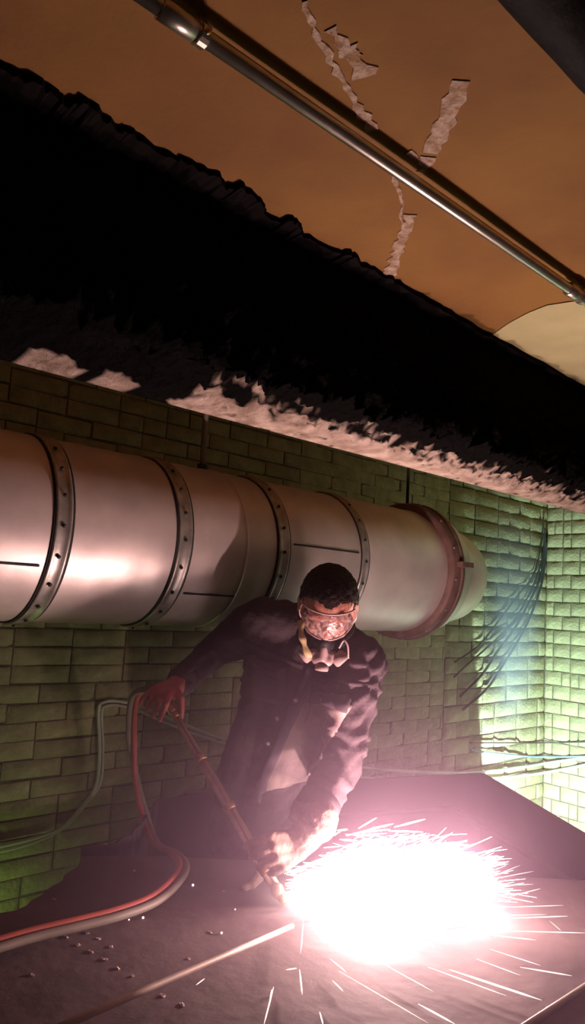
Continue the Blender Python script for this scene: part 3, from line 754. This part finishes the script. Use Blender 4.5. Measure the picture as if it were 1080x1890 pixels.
# bare right hand over the torch handle
def D2(x, y, d): return D(x, y, d)
HW = RWR
hand = [capsule(RWR+(REL-RWR).normalized()*.03, .034, D(322,1268,2.38), .034),
        capsule(D(322,1268,2.38), .034, D(316,1278,2.30), .026), capsule(D(310,1272,2.38), .032, D(300,1280,2.30), .026), capsule(D(300,1274,2.38), .028, D(288,1280,2.31), .023)]
def finger(pts, r0, r1): n = len(pts); return chain([(D(*p), r0+(r1-r0)*i/(n-1)) for i, p in enumerate(pts)])
hand += finger([(324,1272,2.31),(335,1290,2.27),(336,1312,2.27),(332,1329,2.28)], .0120, .0085)
hand += finger([(312,1282,2.29),(307,1300,2.245),(300,1316,2.245),(295,1329,2.26)], .0112, .0082)
hand += finger([(300,1280,2.30),(292,1298,2.265),(286,1313,2.27),(282,1323,2.285)], .0106, .0078)
hand += finger([(288,1277,2.31),(279,1292,2.285),(272,1304,2.29),(269,1313,2.305)], .0098, .0072)
hand += finger([(281,1272,2.33),(269,1283,2.31),(261,1292,2.32),(259,1300,2.33)], .0088, .0066)
# the body under the clothes joins head, arms, hand and legs in one skin
inner = chain([(NB, .05), (RSH, .055), (REL, .042), (RWR, .030)]) + chain([(NB, .05), (LSH, .055), (LEL, .042), (LWR, .032)])
inner += chain([(D(590,1210,2.45), .07), (D(550,1320,2.48), .10), (D(515,1450,2.56), .11), (D(490,1560,2.62), .11)])
inner += [capsule(HR, .09, HL, .09)] + chain([(HR, .085), (KR, .055), (AR, .038)]) + chain([(HL, .085), (KL, .055), (AL, .038)])
body = fuse('body', head+hand+inner, 0.0036, M['skin'], person, 3)
body.data.materials.append(M['redhand'])
for p in body.data.polygons:
    if (p.center-D(305,1285,2.32)).length < 0.16 and (p.center-REL).length > 0.12: p.material_index = 1
for s in (-1, 1):
    e = part('eye', ellip(H(s*.031,.082,.004), HA, (.012,.010,.008), 14, 8), M['eye'], body)
    part('iris', ellip(H(s*.031,.090,.001), HA, (.005,.004,.005), 10, 6), M['iris'], e)
# suede glove on the left hand
g = [capsule(LWR+(LEL-LWR).normalized()*.02, .048, D(585,1515,2.03), .060), capsule(D(588,1512,2.03), .056, D(560,1545,2.03), .046),
     capsule(D(560,1545,2.03), .046, D(540,1568,2.03), .040), capsule(D(545,1562,2.03), .038, D(528,1585,2.01), .030)]
g += finger([(528,1545,2.01),(500,1545,1.99),(474,1551,1.995),(456,1562,2.02)], .018, .012)
g += finger([(530,1560,2.00),(505,1562,1.98),(484,1571,1.985),(466,1582,2.01)], .017, .012)
g += finger([(532,1577,2.00),(512,1584,1.975),(494,1591,1.98),(478,1600,2.00)], .016, .012)
g += finger([(540,1588,2.00),(524,1601,1.975),(508,1608,1.975),(492,1616,1.99)], .015, .011)
g += finger([(535,1580,2.04),(505,1595,2.07),(480,1613,2.07),(463,1632,2.05),(450,1640,2.03)], .020, .012)
g += [capsule(D(476,1618,2.06), .020, D(464,1632,2.045), .015)]
gl = fuse('glove', g, 0.0050, M['glove'], person, 3, lambda p, n: 0.003*noise.noise(p*28)+0.0025*noise.noise(p*60))
cu = D(592, 1508, 2.03); cdir = (D(560,1545,2.03)-LWR).normalized()
part('gauntlet_cuff', tube([LWR+cdir*-.005, LWR+cdir*.02, LWR+cdir*.045], [.066, .067, .058], 20), M['glove'], gl)

# ------------------------------------------------------------------ cutting torch
TA = D(316, 1306, 2.285); TB = TIP.copy(); TD = (TB-TA).normalized(); TLn = (TB-TA).length
def TT(t): return TA.lerp(TB, t)
def tpx(y): return (y-1306)/(1670-1306)
torch = empty('cutting_torch', (TB.x, TB.y, TB.z)); tag(torch, 'long brass cutting torch held in both hands', 'torch')
part('handle', tube([TA-TD*.065, TA-TD*.060, TA-TD*.02, TA], [.012, .016, .016, .012], 14), M['torch'], torch)
part('valve', join(tube([TA-TD*.02, TA+TD*.02], .017, 10), tube([TA+CR*.012, TA+CR*.035], .007, 8)), M['brass'], torch)
tside = TD.cross(FWD).normalized()
for off, r, t0, t1 in ((-.006, .0065, 0, tpx(1420)), (.006, .0055, 0, tpx(1420))):
    part('gas_tube', tube([TT(t0)+tside*off, TT(t1)+tside*off], r, 12), M['torch'], torch)
for off, r, t0, t1 in ((-.006, .0095, tpx(1410), tpx(1640)), (.007, .008, tpx(1410), tpx(1650)), (0, .0075, tpx(1410), tpx(1645))):
    part('gas_tube', tube([TT(t0)+tside*off+(FWD*.008 if off == 0 else FWD*0), TT(t1)+tside*off], r, 12), M['torch'], torch)
for y, r in ((1322, .013), (1412, .018), (1505, .019), (1614, .018)):
    c = TT(tpx(y)); part('collar', tube([c-TD*.010, c-TD*.008, c+TD*.008, c+TD*.010], [r*.8, r, r, r*.8], 16), M['brass'], torch)
part('torch_head', tube([TT(tpx(1638)), TT(tpx(1645)), TT(tpx(1656))], [.013, .019, .016], 16), M['torch'], torch)
part('nozzle', tube([TT(tpx(1655)), TT(tpx(1664)), TT(.995)], [.013, .010, .006], 14), M['brass'], torch)

# twin hose: red and grey, from the handle down behind the plate edge, over it and off to the left
def hose(shift, m, label, r):
    back_ = TA-TD*.06
    up = [back_, D(268,1272,2.55), D(248,1290,2.65), D(243,1360,2.72), D(252,1440,2.72), D(268,1510,2.66), D(286,1556,2.5)]
    low = [hp(x, y, 2, PLATE+.028) for x, y in ((322,1576),(337,1600),(318,1632),(280,1662),(220,1685),(150,1703),(70,1722),(0,1742),(-120,1780))]
    pts = spline(up+low, 8); out = []
    n = len(pts)
    for i, p in enumerate(pts):
        t = (pts[min(i+1, n-1)]-pts[max(i-1, 0)]).normalized(); s = t.cross(Vector((0,0,1)))
        s = s.normalized() if s.length > .2 else CR
        f = min(1, i/8); 
        out.append(p+s*shift*f+Vector((0, 0, shift*0.25*f)))
    return tag(part('gas_hose', tube(out, r, 12), m, None), label, 'hose', 'twin torch hoses')
hose(.0095, M['hosered'], 'red gas hose curving over the plate edge to the torch', .0105)
hose(-.0105, M['hosegrey'], 'grey gas hose lying alongside the red hose on the plate', .0105)

# ------------------------------------------------------------------ flame, sparks, droplets, slag
jet = (hp(900, 1660, 2, PLATE)-hp(540, 1690, 2, PLATE)); jl = jet.length; jd = jet.normalized(); js = Vector((-jd.y, jd.x, 0))
def streak(p, d, ln, r):
    d = d.normalized(); return tube([p, p+d*ln*.35, p+d*ln*.8, p+d*ln], [r*.35, r, r*.9, r*.15], 6)
rnd = random.Random(11)
# white-hot core spray: uncountable streaks along the jet
core = []
for k in range(1500):
    t = rnd.random(); wv = 0.03+0.10*math.sin(math.pi*min(1, t*1.05))**0.7
    base = TIP + jd*(t*jl*0.98) + js*rnd.gauss(0, wv*.55)
    base.z = PLATE + .006 + min(.15, abs(rnd.gauss(0, .030+.045*math.sin(math.pi*t))))
    dirn = jd + js*rnd.gauss(0, .22) + Vector((0, 0, rnd.gauss(.06, .16)))
    core.append(streak(base, dirn, rnd.uniform(.03, .11), rnd.uniform(.0010, .0028)))
for k in range(420):                                        # fringe streaks fanning out to the right
    t = rnd.uniform(.25, .95); an = max(-.9, min(.9, rnd.gauss(0.0, .5)))
    base = TIP + jd*(t*jl) + js*(math.sin(an)*.13); base.z = PLATE + .01 + min(.14, abs(rnd.gauss(0, .045)))
    dirn = jd*math.cos(an) + js*math.sin(an)*.9 + Vector((0, 0, rnd.uniform(-.02, .30)))
    core.append(streak(base, dirn, rnd.uniform(.05, .16), rnd.uniform(.0006, .0014)))
cs = part('spark_spray', join(*core), M['hot'], None); tag(cs, 'dense white-hot spray of molten metal shooting along the plate', 'spark spray', kind='stuff')
# single sparks leaving the spray: (start px, end px, height above the plate, radius)
sing = [((640,1590),(655,1545),.10,.0022),((640,1630),(652,1588),.07,.003),((668,1602),(724,1553),.10,.003),((690,1605),(705,1565),.10,.002),
 ((650,1622),(715,1580),.08,.0035),((735,1600),(808,1545),.12,.0018),((775,1600),(845,1575),.12,.003),((800,1620),(850,1585),.12,.003),((830,1650),(960,1597),.12,.0022),
 ((870,1630),(985,1608),.10,.002),((900,1635),(985,1632),.10,.002),((920,1675),(1040,1671),.08,.002),((930,1695),(1048,1691),.07,.003),((930,1718),(1085,1722),.06,.0024),
 ((900,1725),(990,1735),.05,.003),((905,1752),(998,1782),.03,.002),((960,1785),(1056,1801),.03,.0028),((830,1790),(1000,1846),.02,.0042),((790,1785),(935,1838),.02,.0022),
 ((700,1775),(800,1830),.02,.0018),((625,1792),(790,1888),.02,.0014),((772,1853),(840,1890),.02,.0030),((545,1650),(533,1635),.05,.0025),((562,1655),(541,1618),.06,.002),((568,1640),(574,1612),.06,.0028),
 ((552,1660),(547,1622),.06,.0022),((575,1650),(580,1628),.06,.002),((530,1662),(528,1645),.04,.0022),((553,1790),(558,1836),.02,.0034),((505,1822),(487,1892),.02,.0028),((498,1845),(502,1826),.02,.0024),((590,1868),(597,1892),.02,.0026),
 ((614,1810),(634,1830),.02,.0022),((362,1818),(378,1806),.02,.0018),((528,1790),(548,1787),.02,.0026),((640,1615),(690,1585),.09,.0028),((720,1590),(768,1568),.11,.0028),((940,1655),(998,1640),.09,.002),((1015,1700),(1036,1718),.05,.0012),((860,1600),(935,1590),.11,.002),
 ((610,1770),(640,1795),.02,.0022),((560,1700),(555,1760),.03,.003),((880,1770),(960,1800),.03,.002),((900,1690),(1010,1688),.08,.0018),((850,1615),(905,1600),.11,.002)]
def side_word(a, b):
    dx_, dy_ = b[0]-a[0], b[1]-a[1]
    if b[0] > 900 and abs(dy_) < 20: return 'thin spark streak flying level to the right of the spray'
    if dy_ < 0 and b[0] > 600: return 'bright spark streak rising from the top of the spray'
    if dy_ < 0: return 'short spark jumping up beside the torch nozzle'
    if b[0] > 600: return 'spark streak skimming the plate below the spray to the right'
    return 'spark streak dropping below the nozzle toward the picture bottom'
ORD = 'first second third fourth fifth sixth seventh eighth ninth tenth eleventh twelfth thirteenth fourteenth'.split()
rank = {}
for w_ in set(side_word(a, b) for a, b, h, r in sing):
    mem = [q for q in sing if side_word(q[0], q[1]) == w_]; lv = 'level' in w_
    mem.sort(key=lambda q: q[1][1] if lv else q[1][0])
    for i, q in enumerate(mem): rank[q] = f"{w_}, {ORD[i]} {'down' if lv else 'from left'}"
for a, b, h, r in sing:
    p, q = hp(*a, 2, PLATE+h), hp(*b, 2, PLATE+h)
    lab = side_word(a, b)
    tag(part('spark', streak(p, q-p, (q-p).length, r*.55), M['spark'], None), rank[(a, b, h, r)], 'spark', lab.replace('spark streak', 'sparks').replace('short spark', 'sparks')[:48])
for i, (x, y, r) in enumerate(((356,1636,.0035),(264,1696,.003),(409,1724,.0028),(238,1699,.002),(434,1680,.002))):
    lab = ['largest glowing droplet on the plate beside the hose bend', 'pair of tiny glowing droplets under the hose', 'lone glowing droplet above the raised seam', 'pair of tiny glowing droplets under the hose', 'faint glowing droplet left of the torch nozzle'][i]
    if i in (1, 3): lab = 'white glowing droplet just below the hose' if i == 1 else 'small orange glowing droplet just below the hose'
    c = rp(x, y)+Vector((0,0,r)); tag(part('molten_droplet', ellip(c, XYZ, (r, r, r), 10, 6), M['spark'], None), lab, 'droplet', 'glowing droplets on the plate')
chips = [(145,1745),(168,1757),(193,1772),(217,1788),(245,1802),(123,1730),(160,1722),(348,1770),(388,1722),(183,1733),(205,1748),(300,1838),(336,1855),(248,1608),(100,1660),(412,1645),(60,1800)]
for i, (x, y) in enumerate(chips):
    c = rp(x, y); rr = random.Random(i); v, f = ellip(c+Vector((0,0,.001)), XYZ, (rr.uniform(.003,.006), rr.uniform(.005,.010), .0009), 7, 4)
    v = [p+Vector((rr.uniform(-.002,.002), rr.uniform(-.002,.002), rr.uniform(-.001,.001))) for p in v]
    tag(part('slag_chip', (v, f), M['chip'], None, False), 'small pale slag chip lying on the dark plate', 'slag chip', 'slag chips scattered on the plate')

# ------------------------------------------------------------------ smoke and glowing gas round the cut
def smoke_mat():
    m = bpy.data.materials.new('torch_fume'); m.use_nodes = True; N, L = m.node_tree.nodes, m.node_tree.links
    N.remove(N['Principled BSDF']); v = N.new('ShaderNodeVolumePrincipled')
    v.inputs['Color'].default_value = (0.85, 0.56, 0.76, 1); v.inputs['Anisotropy'].default_value = 0.2
    tc = N.new('ShaderNodeTexCoord'); gr = N.new('ShaderNodeVectorMath'); gr.operation = 'LENGTH'
    L.new(tc.outputs['Object'], gr.inputs[0])
    mr = N.new('ShaderNodeMapRange'); mr.interpolation_type = 'SMOOTHSTEP'
    mr.inputs['From Min'].default_value = 0.05; mr.inputs['From Max'].default_value = 1.0; mr.inputs['To Min'].default_value = 1.0; mr.inputs['To Max'].default_value = 0.0
    L.new(gr.outputs['Value'], mr.inputs['Value'])
    ml = N.new('ShaderNodeMath'); ml.operation = 'MULTIPLY'; ml.inputs[1].default_value = SMOKE
    L.new(mr.outputs['Result'], ml.inputs[0]); L.new(ml.outputs[0], v.inputs['Density'])
    L.new(v.outputs['Volume'], N['Material Output'].inputs['Volume']); return m
SMOKE = 0.27
me = mesh('smoke', *ellip((0,0,0), XYZ, (1,1,1), 24, 14)); so_ = link('smoke_cloud', me, smoke_mat())
c = hp(680, 1640, 2, PLATE+.15); so_.matrix_world = Matrix.Translation(c) @ Matrix(((jd.x, js.x, 0), (jd.y, js.y, 0), (0, 0, 1))).to_4x4() @ Matrix.Diagonal((1.15, 0.95, 0.80, 1))
tag(so_, 'pinkish haze of smoke around the cutting flame', 'smoke', kind='stuff')
def fire_mat(S):
    m = bpy.data.materials.new('glowing_gas'); m.use_nodes = True; N, L = m.node_tree.nodes, m.node_tree.links
    N.remove(N['Principled BSDF']); v = N.new('ShaderNodeEmission'); v.inputs['Color'].default_value = (1.0, 0.66, 0.62, 1)
    tc = N.new('ShaderNodeTexCoord'); gr = N.new('ShaderNodeVectorMath'); gr.operation = 'LENGTH'; L.new(tc.outputs['Object'], gr.inputs[0])
    mr = N.new('ShaderNodeMapRange'); mr.inputs['From Min'].default_value = 0.0; mr.inputs['From Max'].default_value = 1.0
    mr.inputs['To Min'].default_value = 1.0; mr.inputs['To Max'].default_value = 0.0; L.new(gr.outputs['Value'], mr.inputs['Value'])
    pw = N.new('ShaderNodeMath'); pw.operation = 'POWER'; pw.inputs[1].default_value = 2.2; L.new(mr.outputs['Result'], pw.inputs[0])
    ml = N.new('ShaderNodeMath'); ml.operation = 'MULTIPLY'; ml.inputs[1].default_value = S; L.new(pw.outputs[0], ml.inputs[0])
    L.new(ml.outputs[0], v.inputs['Strength']); L.new(v.outputs[0], N['Material Output'].inputs['Volume']); return m
fm = fire_mat(38.0)
me = mesh('flame', *ellip((0,0,0), XYZ, (1,1,1), 24, 14)); fo = link('torch_flame', me, fm)
c = hp(715, 1685, 2, PLATE+.0)+Vector((0,0,.05)); fo.matrix_world = Matrix.Translation(c) @ Matrix(((jd.x, js.x, 0), (jd.y, js.y, 0), (0, 0, 1))).to_4x4() @ Matrix.Diagonal((0.42, 0.16, 0.13, 1))
tag(fo, 'blinding white-pink flame of the cutting torch on the plate', 'flame', kind='stuff')

me = mesh('lamp_fume', *ellip((0,0,0), XYZ, (1,1,1), 24, 14)); SMOKE = 3.4; lf = link('lamp_lit_smoke', me, smoke_mat()); lf.location = (4.28, 2.56, -0.02); lf.scale = (0.34, 0.24, 0.85)
lf.data.materials[0].node_tree.nodes['Principled Volume'].inputs['Color'].default_value = (0.85, 0.95, 1.0, 1)
tag(lf, 'bluish smoke drifting in the floodlight under the duct elbow', 'smoke', kind='stuff')
